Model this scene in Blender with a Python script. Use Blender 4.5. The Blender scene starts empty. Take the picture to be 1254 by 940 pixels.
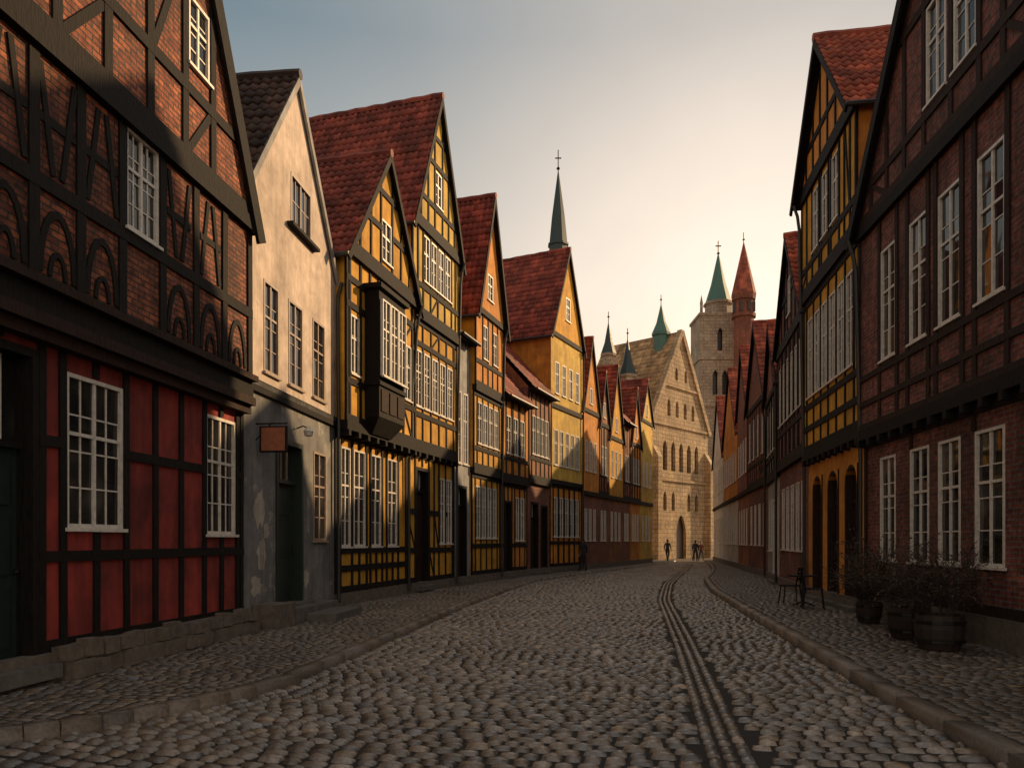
import bpy, math, random
import numpy as np
from mathutils import Vector
random.seed(7); rng=np.random.default_rng(7)
sc=bpy.context.scene
COL=sc.collection
ZP=0.13
# ---------------------------------------------------------------- materials
def newmat(name):
    m=bpy.data.materials.new(name); m.use_nodes=True
    nt=m.node_tree; b=nt.nodes['Principled BSDF']
    return m,nt,b
def N(nt,t,**k):
    n=nt.nodes.new(t)
    for a,v in k.items(): setattr(n,a,v)
    return n
def noise(nt,vec,scale,detail=4,rough=.6):
    n=N(nt,'ShaderNodeTexNoise'); n.inputs['Scale'].default_value=scale
    n.inputs['Detail'].default_value=detail; n.inputs['Roughness'].default_value=rough
    if vec is not None: nt.links.new(vec,n.inputs['Vector'])
    return n
def ramp(nt,fac,stops):
    r=N(nt,'ShaderNodeValToRGB'); e=r.color_ramp.elements
    while len(e)<len(stops): e.new(.5)
    for i,(p,c) in enumerate(stops):
        e[i].position=p; e[i].color=(c[0],c[1],c[2],1) if not isinstance(c,(int,float)) else (c,c,c,1)
    nt.links.new(fac,r.inputs['Fac']); return r
def mix(nt,a,b,fac,mode='MIX'):
    m=N(nt,'ShaderNodeMix'); m.data_type='RGBA'; m.blend_type=mode
    for s,v in ((m.inputs[6],a),(m.inputs[7],b)):
        if hasattr(v,'links'): nt.links.new(v,s)
        else: s.default_value=(v[0],v[1],v[2],1)
    if hasattr(fac,'links'): nt.links.new(fac,m.inputs[0])
    else: m.inputs[0].default_value=fac
    return m.outputs[2]
def bump(nt,b,h,strength,dist,prev=None):
    n=N(nt,'ShaderNodeBump'); n.inputs['Strength'].default_value=strength; n.inputs['Distance'].default_value=dist
    nt.links.new(h,n.inputs['Height'])
    if prev is not None: nt.links.new(prev,n.inputs['Normal'])
    nt.links.new(n.outputs[0],b.inputs['Normal']); return n.outputs[0]
def coords(nt):
    t=N(nt,'ShaderNodeTexCoord'); g=N(nt,'ShaderNodeNewGeometry')
    return t.outputs['UV'],g.outputs['Position']
def grime(nt,col,pos,amt=.6):
    n=noise(nt,pos,.55,5,.65); r=ramp(nt,n.outputs[0],[(.35,1-amt),(.62,1.0)])
    c=mix(nt,col,r.outputs[0],1.0,'MULTIPLY')
    mp=N(nt,'ShaderNodeMapping'); mp.inputs['Scale'].default_value=(3,3,.35); nt.links.new(pos,mp.inputs[0])
    n2=noise(nt,mp.outputs[0],1.6,4,.6); r2=ramp(nt,n2.outputs[0],[(.38,1-amt*.6),(.58,1.0)])
    return mix(nt,c,r2.outputs[0],1.0,'MULTIPLY')
def brick(name,c1,c2,mortar,bw=.24,rh=.078,ms=.011,amt=.6,bs=.8):
    m,nt,b=newmat(name); uv,pos=coords(nt)
    dn=noise(nt,uv,3,2); dv=mix(nt,uv,dn.outputs['Color'],.014)
    t=N(nt,'ShaderNodeTexBrick'); nt.links.new(dv,t.inputs['Vector'])
    t.inputs['Scale'].default_value=1; t.inputs['Brick Width'].default_value=bw; t.inputs['Row Height'].default_value=rh
    t.inputs['Mortar Size'].default_value=ms; t.inputs['Mortar Smooth'].default_value=.25; t.inputs['Bias'].default_value=0
    t.inputs['Color1'].default_value=(*c1,1); t.inputs['Color2'].default_value=(*c2,1); t.inputs['Mortar'].default_value=(*mortar,1)
    n=noise(nt,uv,9,5,.7); r=ramp(nt,n.outputs[0],[(.32,.3),(.68,1.55)])
    c=mix(nt,t.outputs['Color'],r.outputs[0],1,'MULTIPLY'); c=grime(nt,c,pos,amt)
    nt.links.new(c,b.inputs['Base Color']); b.inputs['Roughness'].default_value=.8
    inv=N(nt,'ShaderNodeMath',operation='SUBTRACT'); inv.inputs[0].default_value=1; nt.links.new(t.outputs['Fac'],inv.inputs[1])
    n3=noise(nt,uv,35,4,.7); a=N(nt,'ShaderNodeMath',operation='MULTIPLY_ADD'); nt.links.new(n3.outputs[0],a.inputs[0]); a.inputs[1].default_value=.7; nt.links.new(inv.outputs[0],a.inputs[2])
    n4=noise(nt,uv,7,2,.5); a2=N(nt,'ShaderNodeMath',operation='ADD'); nt.links.new(a.outputs[0],a2.inputs[0]); nt.links.new(n4.outputs[0],a2.inputs[1])
    bump(nt,b,a2.outputs[0],bs,.025); return m
def plaster(name,c,amt=.45,patch=None):
    m,nt,b=newmat(name); uv,pos=coords(nt)
    n=noise(nt,pos,2.3,6,.65); r=ramp(nt,n.outputs[0],[(.3,tuple(x*.65 for x in c)),(.7,tuple(min(.85,x*1.15) for x in c))])
    col=r.outputs[0]
    if patch:
        n5=noise(nt,pos,1.7,7,.7); r5=ramp(nt,n5.outputs[0],[(.58,0),(.61,1)]); col=mix(nt,col,patch,r5.outputs[0])
    col=grime(nt,col,pos,amt); nt.links.new(col,b.inputs['Base Color']); b.inputs['Roughness'].default_value=.85
    n2=noise(nt,pos,28,5,.7); bump(nt,b,n2.outputs[0],.45,.012); return m
def timber(name,c=(.007,.0055,.005),rough=.75):
    m,nt,b=newmat(name); uv,pos=coords(nt)
    mp=N(nt,'ShaderNodeMapping'); mp.inputs['Scale'].default_value=(14,14,2.5); nt.links.new(pos,mp.inputs[0])
    n=noise(nt,mp.outputs[0],2.2,5,.7); r=ramp(nt,n.outputs[0],[(.3,tuple(x*.5 for x in c)),(.72,tuple(x*2.4 for x in c))])
    nt.links.new(r.outputs[0],b.inputs['Base Color']); b.inputs['Roughness'].default_value=rough; b.inputs['Specular IOR Level'].default_value=.2
    bump(nt,b,n.outputs[0],.9,.02); return m
def paint(name,c,rough=.45,amt=.35,metal=0):
    m,nt,b=newmat(name); uv,pos=coords(nt)
    n=noise(nt,pos,11,5,.7); r=ramp(nt,n.outputs[0],[(.3,tuple(x*(1-amt) for x in c)),(.6,c)])
    nt.links.new(r.outputs[0],b.inputs['Base Color']); b.inputs['Roughness'].default_value=rough; b.inputs['Metallic'].default_value=metal
    bump(nt,b,n.outputs[0],.15,.005); return m
def tile(name,c1,c2):
    m,nt,b=newmat(name); uv,pos=coords(nt)
    f=N(nt,'ShaderNodeVectorMath',operation='FLOOR'); nt.links.new(uv,f.inputs[0])
    w=N(nt,'ShaderNodeTexWhiteNoise'); w.noise_dimensions='2D'; nt.links.new(f.outputs[0],w.inputs['Vector'])
    r=ramp(nt,w.outputs['Value'],[(0,c1),(.6,c2),(1,tuple(x*1.5 for x in c2))])
    n=noise(nt,pos,1.2,6,.7); r2=ramp(nt,n.outputs[0],[(.35,.4),(.62,1.1)])
    c=mix(nt,r.outputs[0],r2.outputs[0],1,'MULTIPLY'); nt.links.new(c,b.inputs['Base Color']); b.inputs['Roughness'].default_value=.75
    n3=noise(nt,pos,25,4); bump(nt,b,n3.outputs[0],.3,.01); return m
def glassm(name):
    m,nt,b=newmat(name); uv,pos=coords(nt)
    n=noise(nt,uv,1.1,2,.5); r=ramp(nt,n.outputs[0],[(.42,(.012,.013,.014)),(.6,(.03,.028,.025)),(.75,(.10,.09,.075))])
    nt.links.new(r.outputs[0],b.inputs['Base Color']); b.inputs['Roughness'].default_value=.04; b.inputs['IOR'].default_value=1.5
    n2=noise(nt,pos,2.5,1); bump(nt,b,n2.outputs[0],.12,.02); return m
def cobblemat(name,mul=1.0,ro=(.28,.6),sp=.5,bs=.7):
    m,nt,b=newmat(name); uv,pos=coords(nt)
    a=N(nt,'ShaderNodeAttribute'); a.attribute_name='Col'
    n=noise(nt,pos,26,6,.75); r=ramp(nt,n.outputs[0],[(.3,.45*mul),(.7,1.45*mul)])
    c=mix(nt,a.outputs['Color'],r.outputs[0],1,'MULTIPLY')
    n2=noise(nt,pos,.5,4,.6); r2=ramp(nt,n2.outputs[0],[(.35,.65),(.65,1.15)]); c=mix(nt,c,r2.outputs[0],1,'MULTIPLY')
    nt.links.new(c,b.inputs['Base Color']); b.inputs['Specular IOR Level'].default_value=sp
    r3=ramp(nt,n2.outputs[0],[(.35,ro[0]),(.65,ro[1])]); nt.links.new(r3.outputs[0],b.inputs['Roughness'])
    bump(nt,b,n.outputs[0],bs,.012); return m
def dirtmat(name,c):
    m,nt,b=newmat(name); uv,pos=coords(nt)
    n=noise(nt,pos,6,6,.7); r=ramp(nt,n.outputs[0],[(.3,tuple(x*.6 for x in c)),(.7,tuple(x*1.4 for x in c))])
    nt.links.new(r.outputs[0],b.inputs['Base Color']); b.inputs['Roughness'].default_value=.9; bump(nt,b,n.outputs[0],.5,.02); return m
def groundmat(name):
    m,nt,b=newmat(name); uv,pos=coords(nt)
    v=N(nt,'ShaderNodeTexVoronoi'); v.inputs['Scale'].default_value=5; nt.links.new(pos,v.inputs['Vector'])
    r=ramp(nt,v.outputs['Distance'],[(0,(.17,.14,.115)),(.6,(.11,.09,.075)),(.9,(.04,.034,.03))])
    nt.links.new(r.outputs[0],b.inputs['Base Color']); b.inputs['Roughness'].default_value=.5; return m
M={}
M['brick_dark']=brick('brick_dark',(.24,.052,.024),(.52,.15,.058),(.07,.05,.038),amt=.65,bs=1)
M['brick_red']=brick('brick_red',(.20,.036,.025),(.36,.090,.055),(.22,.165,.14),ms=.013,amt=.6,bs=1)
M['brick_far']=brick('brick_far',(.28,.070,.040),(.40,.125,.06),(.18,.12,.10),amt=.4)
M['red']=plaster('red_plaster',(.40,.046,.034),.65)
M['cream']=plaster('cream_plaster',(.74,.60,.50),.3,(.62,.50,.41))
M['grey']=plaster('grey_plaster',(.25,.245,.24),.45,(.38,.36,.32))
M['peel']=plaster('peeled_plaster',(.56,.50,.42),.5)
M['yellow']=plaster('ochre_plaster',(.85,.39,.030),.35)
M['ybright']=plaster('bright_yellow_plaster',(.85,.50,.085),.3)
M['orange']=plaster('orange_plaster',(.82,.30,.035),.35)
M['brown']=plaster('brown_plaster',(.40,.16,.07),.5)
M['white']=plaster('white_plaster',(.72,.66,.58),.3)
M['lgrey']=plaster('light_grey_plaster',(.44,.43,.42),.4)
M['timber']=timber('black_timber'); M['btimber']=timber('brown_timber',(.020,.010,.007))
M['wpaint']=paint('white_paint',(.72,.67,.60)); M['dpaint']=paint('dark_frame_paint',(.03,.022,.02))
M['bpaint']=paint('brown_frame_paint',(.34,.25,.19)); M['gdoor']=paint('green_door_paint',(.018,.032,.026),.4)
M['tdoor']=paint('teal_door_paint',(.03,.10,.11),.4); M['bdoor']=paint('brown_door_paint',(.04,.018,.012),.45)
M['tile']=tile('red_roof_tiles',(.14,.024,.015),(.27,.055,.034)); M['dtile']=tile('dark_roof_tiles',(.035,.022,.018),(.09,.052,.04))
M['otile']=tile('orange_roof_tiles',(.24,.048,.026),(.36,.09,.045)); M['btile']=tile('brown_roof_tiles',(.32,.20,.10),(.44,.29,.15))
M['glass']=glassm('window_glass')
M['sand']=brick('sandstone_ashlar',(.50,.34,.18),(.64,.45,.25),(.30,.21,.12),bw=.8,rh=.4,ms=.03,amt=.45)
M['stone']=brick('grey_ashlar',(.44,.34,.25),(.52,.42,.31),(.28,.23,.18),bw=.8,rh=.4,ms=.03,amt=.35)
M['copper']=paint('green_copper',(.07,.18,.145),.6,.5); M['dcopper']=paint('dark_copper',(.022,.045,.046),.5,.5)
M['iron']=paint('black_iron',(.02,.02,.02),.4,.3,.5); M['zinc']=paint('zinc_pipe',(.04,.04,.04),.5,.3,.4)
M['plinth']=dirtmat('plinth_stone',(.13,.105,.085)); M['step']=dirtmat('step_stone',(.11,.10,.09))
M['cobble']=cobblemat('cobblestone',1.0,(.16,.34),1.0,.4); M['paver']=cobblemat('paving_setts',1.0,(.32,.52),.6,.6); M['kerb']=cobblemat('kerb_granite',1.0,(.35,.55))
M['joint']=dirtmat('joint_dirt',(.012,.010,.008)); M['ground']=groundmat('ground_stone')
M['pot']=paint('planter_wood',(.03,.02,.015),.7); M['twig']=paint('twig_bark',(.04,.025,.018),.8); M['leaf']=paint('dry_leaf',(.07,.045,.025),.8)
M['soil']=dirtmat('soil',(.03,.02,.015)); M['sign']=paint('sign_board',(.35,.12,.06),.5)
M['skin']=paint('skin',(.45,.26,.18),.5,.1); M['hair']=paint('hair',(.04,.025,.018),.6)
# ---------------------------------------------------------------- builder
class B:
    def __init__(s,name,P0,P1=None,side='L',Z0=ZP):
        s.name=name; s.P0=np.array(P0,float); s.Z0=Z0
        if P1 is None: P1=(P0[0]+1,P0[1]); side='I'
        P1=np.array(P1,float); v=P1-s.P0; s.W=float(np.hypot(*v)); s.T=v/s.W
        s.Nn=np.array((s.T[1],-s.T[0])) if side=='L' else np.array((-s.T[1],s.T[0]))
        s.p={}
    def part(s,n,mat):
        if n not in s.p: s.p[n]=(mat,[],[],[])
        return s.p[n]
    def face(s,n,mat,pts,uv=None):
        _,V,F,U=s.part(n,mat); k=len(V)
        if uv is None:
            a=np.array(pts[1])-np.array(pts[0]); c=np.array(pts[2])-np.array(pts[0]); nn=np.abs(np.cross(a,c))
            if nn[2]>=max(nn[0],nn[1])*1.2: uv=[(q[0],q[1]) for q in pts]
            elif nn[1]>=nn[0]: uv=[(q[0],q[2]) for q in pts]
            else: uv=[(q[1],q[2]) for q in pts]
        for q in pts:
            w=s.T*q[0]+s.Nn*q[1]; V.append((w[0],w[1],q[2]))
        F.append(tuple(range(k,k+len(pts)))); U.extend(uv)
    def hexa(s,n,mat,c):
        for f in ((0,3,2,1),(4,5,6,7),(0,1,5,4),(1,2,6,5),(2,3,7,6),(3,0,4,7)):
            s.face(n,mat,[c[i] for i in f])
    def box(s,n,mat,s0,s1,d0,d1,z0,z1,j=0):
        c=[(s0,d0,z0),(s1,d0,z0),(s1,d1,z0),(s0,d1,z0),(s0,d0,z1),(s1,d0,z1),(s1,d1,z1),(s0,d1,z1)]
        if j:
            o=[random.uniform(-j,j) for _ in range(4)]
            c=[(q[0]+(o[0] if i<4 else o[1]),q[1],q[2]+(o[2] if q[0]==s0 else o[3])) for i,q in enumerate(c)]
        s.hexa(n,mat,c)
    def beam(s,n,mat,a,b,w,d0,d1):
        a=np.array(a,float);b=np.array(b,float);v=b-a;L=np.hypot(*v)
        if L<1e-4: return
        q=np.array((-v[1],v[0]))/L*w/2
        c=[a-q,b-q,b+q,a+q]
        s.hexa(n,mat,[(p[0],d0,p[1]) for p in c]+[(p[0],d1,p[1]) for p in c])
    def arc(s,n,mat,cs,cz,r,a0,a1,w,d0,d1,k=8,ry=1.):
        P=[(cs+r*math.cos(a0+(a1-a0)*i/k),cz+ry*r*math.sin(a0+(a1-a0)*i/k)) for i in range(k+1)]
        for i in range(k):
            a,b=np.array(P[i]),np.array(P[i+1]); e=(b-a)*.08
            s.beam(n,mat,a-e,b+e,w,d0,d1+.0004*(i%2))
    def tube(s,n,mat,pts,r0,r1=None,k=6):
        if r1 is None:r1=r0
        R=[]
        for i,p in enumerate(pts):
            p=Vector(p); a=Vector(pts[max(i-1,0)]); b=Vector(pts[min(i+1,len(pts)-1)]); t=(b-a).normalized()
            x=t.orthogonal().normalized() if i==0 else (x-t*x.dot(t)).normalized()
            y=t.cross(x); r=r0+(r1-r0)*i/(len(pts)-1)
            R.append([p+x*r*math.cos(2*math.pi*j/k)+y*r*math.sin(2*math.pi*j/k) for j in range(k)])
        for i in range(len(R)-1):
            for j in range(k): s.face(n,mat,[tuple(R[i][j]),tuple(R[i][(j+1)%k]),tuple(R[i+1][(j+1)%k]),tuple(R[i+1][j])])
        s.face(n,mat,[tuple(q) for q in R[0][::-1]]); s.face(n,mat,[tuple(q) for q in R[-1]])
    def prism(s,n,mat,cx,cy,z0,z1,r0,r1,k,rot=0.):
        a=[(math.cos(rot+2*math.pi*i/k),math.sin(rot+2*math.pi*i/k)) for i in range(k)]
        lo=[(cx+r0*x,cy+r0*y,z0) for x,y in a]; hi=[(cx+r1*x,cy+r1*y,z1) for x,y in a]
        L=2*r0*math.sin(math.pi/k)
        for i in range(k):
            j=(i+1)%k
            if r1<1e-3: s.face(n,mat,[lo[i],lo[j],(cx,cy,z1)],[(i*L,z0),(i*L+L,z0),(i*L+L/2,z1)])
            else: s.face(n,mat,[lo[i],lo[j],hi[j],hi[i]],[(i*L,z0),(i*L+L,z0),(i*L+L,z1),(i*L,z1)])
        s.face(n,mat,lo[::-1])
        if r1>=1e-3: s.face(n,mat,hi)
    def lathe(s,n,mat,cx,cy,prof,k=12):
        for (r0,z0),(r1,z1) in zip(prof[:-1],prof[1:]):
            for i in range(k):
                a,b=2*math.pi*i/k,2*math.pi*(i+1)/k
                s.face(n,mat,[(cx+r0*math.cos(a),cy+r0*math.sin(a),z0),(cx+r0*math.cos(b),cy+r0*math.sin(b),z0),(cx+r1*math.cos(b),cy+r1*math.sin(b),z1),(cx+r1*math.cos(a),cy+r1*math.sin(a),z1)])
    def tiles(s,n,mat,O,A,Bv,step=.055,per=.22,row=.3,amp=.028,lift=.035):
        O,A,Bv=map(lambda v:np.array(v,float),(O,A,Bv)); la=np.linalg.norm(A); lb=np.linalg.norm(Bv)
        a=A/la;b=Bv/lb;nn=np.cross(a,b); nn=nn if nn[2]>0 else -nn
        na=max(2,int(la/step)); nb=max(1,int(round(lb/row)))
        _,V,F,U=s.part(n,mat)
        for r in range(nb):
            b0=lb*r/nb; b1=lb*(r+1)/nb+.02; k=len(V); sag=random.uniform(-.01,.01)
            for e,(bb,h) in enumerate(((b0,lift*.0),(b0,lift),(b1,0.0))):
                for i in range(na+1):
                    x=la*i/na; ph=2*math.pi*x/per
                    hh=h+amp*(math.sin(ph)+.3*math.sin(2*ph)) + sag
                    if e==0: hh=-0.02
                    q=O+a*x+b*bb+nn*hh; w=s.T*q[0]+s.Nn*q[1]; V.append((w[0],w[1],q[2]))
            m=na+1
            for e in (0,1):
                for i in range(na):
                    F.append((k+e*m+i,k+e*m+i+1,k+(e+1)*m+i+1,k+(e+1)*m+i))
                    u0=la*i/na/per;u1=la*(i+1)/na/per; U.extend([(u0,r+.1),(u1,r+.1),(u1,r+.9),(u0,r+.9)])
        q=[O-nn*.07,O+A-nn*.07,O+A+Bv-nn*.07,O+Bv-nn*.07]
        s.face('roof_boards',M['timber'],[tuple(x) for x in q])
    def done(s,props=None):
        e=bpy.data.objects.new(s.name,None); e.location=(s.P0[0],s.P0[1],s.Z0); COL.objects.link(e)
        for n,(mat,V,F,U) in s.p.items():
            me=bpy.data.meshes.new(n); me.from_pydata(V,[],F); me.materials.append(mat)
            uvl=me.uv_layers.new(name='UVMap')
            uvl.data.foreach_set('uv',np.array(U,dtype=np.float32).ravel())
            if n in('roof_tiles',): me.polygons.foreach_set('use_smooth',[True]*len(me.polygons))
            o=bpy.data.objects.new(n,me); COL.objects.link(o); o.parent=e
        return e
def clip(poly,nx,nz,c):
    out=[]
    for i in range(len(poly)):
        p,q=poly[i],poly[(i+1)%len(poly)]
        fp=nx*p[0]+nz*p[1]-c; fq=nx*q[0]+nz*q[1]-c
        if fp<=0: out.append(p)
        if fp*fq<0:
            t=fp/(fp-fq); out.append((p[0]+(q[0]-p[0])*t,p[1]+(q[1]-p[1])*t))
    return out
def wall(b,n,mat,s0,s1,z0,z1,d,ops,cuts=()):
    ss=sorted({s0,s1}|{min(max(v,s0),s1) for o in ops for v in o[:2]}); zz=sorted({z0,z1}|{min(max(v,z0),z1) for o in ops for v in o[2:4]})
    for i in range(len(ss)-1):
        for j in range(len(zz)-1):
            cs,cz=(ss[i]+ss[i+1])/2,(zz[j]+zz[j+1])/2
            if any(o[0]<cs<o[1] and o[2]<cz<o[3] for o in ops): continue
            P=[(ss[i],zz[j]),(ss[i+1],zz[j]),(ss[i+1],zz[j+1]),(ss[i],zz[j+1])]
            for c in cuts:
                P=clip(P,*c)
                if len(P)<3: break
            if len(P)>=3: b.face(n,mat,[(p[0],d,p[1]) for p in P])
def archfill(b,n,mat,s0,s1,zs,zt,d,kind='round',k=8):
    m=(s0+s1)/2; h=zt-zs
    def prof(t):
        if kind=='round': return zs+h*math.sqrt(max(0,1-(1-t)**2))
        return zs+h*math.sin(t*math.pi/2)**.8 if kind=='pointed' else zs+h*t
    for sgn in(-1,1):
        x0=m+sgn*(s1-s0)/2
        for i in range(k):
            t0,t1=i/k,(i+1)/k
            xa=x0-sgn*(s1-s0)/2*t0; xb=x0-sgn*(s1-s0)/2*t1
            b.face(n,mat,[(xa,d,prof(t0)),(xb,d,prof(t1)),(xb,d,zt+.001),(xa,d,zt+.001)])
            b.face(n+'_reveal',mat,[(xa,d,prof(t0)),(xb,d,prof(t1)),(xb,d-.25,prof(t1)),(xa,d-.25,prof(t0))])
def window(b,s0,s1,z0,z1,d,nx=2,nz=3,fm='wpaint',cas=.05):
    f=M[fm]; W='window_frames'
    b.box(W,f,s0,s0+cas,d-.10,d+.012,z0,z1); b.box(W,f,s1-cas,s1,d-.10,d+.012,z0,z1)
    b.box(W,f,s0+cas,s1-cas,d-.10,d+.010,z0,z0+cas); b.box(W,f,s0+cas,s1-cas,d-.10,d+.010,z1-cas,z1)
    b.box('sills',f,s0-.04,s1+.04,d-.01,d+.06,z0-.045,z0-.001)
    a0,a1,c0,c1=s0+cas,s1-cas,z0+cas,z1-cas
    zm=c0+(c1-c0)*(.62 if nz>2 else .5) if nz>1 else None
    if nx>1: b.box(W,f,(a0+a1)/2-.022,(a0+a1)/2+.022,d-.06,d-.006,c0,c1)
    if nz>2: b.box(W,f,a0,a1,d-.06,d-.009,zm-.022,zm+.022)
    xs=[a0+(a1-a0)*i/nx for i in range(nx+1)]
    zs=[c0+(c1-c0)*i/nz for i in range(nz+1)]
    for i in range(1,nx):
        if nx%2==0 and i==nx//2: continue
        b.box(W,f,xs[i]-.010,xs[i]+.010,d-.055,d-.022,c0,c1)
    for j in range(1,nz): b.box(W,f,a0,a1,d-.055,d-.024,zs[j]-.010,zs[j]+.010)
    for i in range(nx):
        for j in range(nz):
            t=[random.uniform(-.005,.005) for _ in range(2)]
            b.face('glass',M['glass'],[(xs[i],d-.037-t[0],zs[j]),(xs[i+1],d-.037+t[0],zs[j]),(xs[i+1],d-.037+t[0]+t[1],zs[j+1]),(xs[i],d-.037-t[0]+t[1],zs[j+1])])
def door(b,s0,s1,z0,z1,d,dm='gdoor',fm='timber',tr=.5,leafs=1):
    f=M[fm]; g=M[dm]; D='door'
    b.box('door_frame',f,s0,s0+.09,d-.28,d+.03,z0,z1); b.box('door_frame',f,s1-.09,s1,d-.28,d+.03,z0,z1)
    b.box('door_frame',f,s0+.09,s1-.09,d-.28,d+.028,z1-.1,z1)
    zt=z1-.1
    a0,a1=s0+.09,s1-.09
    if tr>0:
        b.box('door_frame',f,a0,a1,d-.27,d-.1,z1-.1-tr-.08,z1-.1-tr); zt=z1-.18-tr
        b.face('glass',M['glass'],[(a0,d-.2,zt),(a1,d-.2,zt),(a1,d-.2,z1-.1),(a0,d-.2,z1-.1)])
        for i in range(1,4): b.box('window_frames',g,a0+(a1-a0)*i/4-.015,a0+(a1-a0)*i/4+.015,d-.199,d-.17,zt+.08,z1-.1)
    b.box(D,g,a0,a1,d-.26,d-.2,z0,zt)
    w=(a1-a0)/leafs
    for i in range(leafs):
        x0=a0+i*w; x1=x0+w
        for (za,zb) in ((.08,.36),(.42,.68),(.74,.95)):
            b.box(D,g,x0+.12*w+.03,x1-.12*w-.03,d-.2,d-.178,z0+(zt-z0)*za,z0+(zt-z0)*zb)
        b.box(D,g,x0+.004,x0+.07,d-.2,d-.17,z0,zt); b.box(D,g,x1-.07,x1-.004,d-.2,d-.17,z0,zt)
        b.lathe('handle',M['iron'],x1-.05,d-.13,[(.0,z0+1.02),(.03,z0+1.03),(.03,z0+1.07),(0,z0+1.08)],8)
    b.box('threshold',M['step'],s0-.1,s1+.1,d-.28,d+.25,z0-.16,z0-.002)
def timbers(b,z0,z1,d,ops,sp=.8,rails=(),brace=.3,pw=.14,tm='timber',zlim=None,s0=.0,s1=None,extra=(),nowin=False,rw=.16):
    if s1 is None: s1=b.W
    t=M[tm]; T='timber_frame'
    P={round(s0+pw/2,3),round(s1-pw/2,3)}
    for o in ops:
        if not nowin:
            P.add(round(o[0]-pw/2-.005,3)); P.add(round(o[1]+pw/2+.005,3))
    for e in extra: P.add(e)
    P=sorted(p for p in P if s0+pw*.4<=p<=s1-pw*.4)
    Q=[P[0]]
    for p in P[1:]:
        if p-Q[-1]<pw*1.1: continue
        g=p-Q[-1]; k=int(round(g/sp))
        for i in range(1,k): Q.append((p-g)+g*i/k)
        Q.append(p)
    def free(lo,hi,ivs):
        segs=[(lo,hi)]
        for a,c in ivs:
            n=[]
            for x,y in segs:
                if c<=x or a>=y: n.append((x,y)); continue
                if a>x: n.append((x,a))
                if c<y: n.append((c,y))
            segs=n
        return [g for g in segs if g[1]-g[0]>.05]
    for p in Q:
        top=z1 if zlim is None else min(z1,zlim(p)-.05)
        if top-z0<.15: continue
        iv=[(o[2]-.02,o[3]+.02) for o in ops if o[0]-.0<p+pw/2-.01 and o[1]>p-pw/2+.01]
        for a,c in free(z0,top,iv): b.box(T,t,p-pw/2,p+pw/2,d-.03,d+.032,a,c,.014)
    R=[z0+rw/2]+list(rails)+([z1-rw/2] if zlim is None else [])
    for z in R:
        lo,hi=s0,s1
        if zlim is not None:
            g=[s0+(s1-s0)*i/200 for i in range(201)]; g=[x for x in g if zlim(x)>z+.1]
            if len(g)<5: continue
            lo,hi=g[0],g[-1]
        iv=[(o[0]-.01,o[1]+.01) for o in ops if o[2]<z+rw/2-.01 and o[3]>z-rw/2+.01]
        for a,c in free(lo,hi,iv): b.box(T,t,a,c,d-.03,d+.037,z-rw/2,z+rw/2,.012)
    Rz=sorted(R)+([z1] if zlim is None else [])
    for i in range(len(Q)-1):
        a,c=Q[i]+pw/2,Q[i+1]-pw/2
        if c-a<.3: continue
        for j in range(len(Rz)-1):
            u,v=Rz[j]+rw/2,Rz[j+1]-rw/2
            if v-u<.35 : continue
            if zlim is not None and min(zlim(a),zlim(c))<v: continue
            if any(o[0]<c and o[1]>a and o[2]<v and o[3]>u for o in ops): continue
            if random.random()<brace:
                if random.random()<.5: b.beam(T,t,(a,u),(c,v),pw*.8,d-.03,d+.025)
                else: b.beam(T,t,(c,u),(a,v),pw*.8,d-.03,d+.025)
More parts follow.
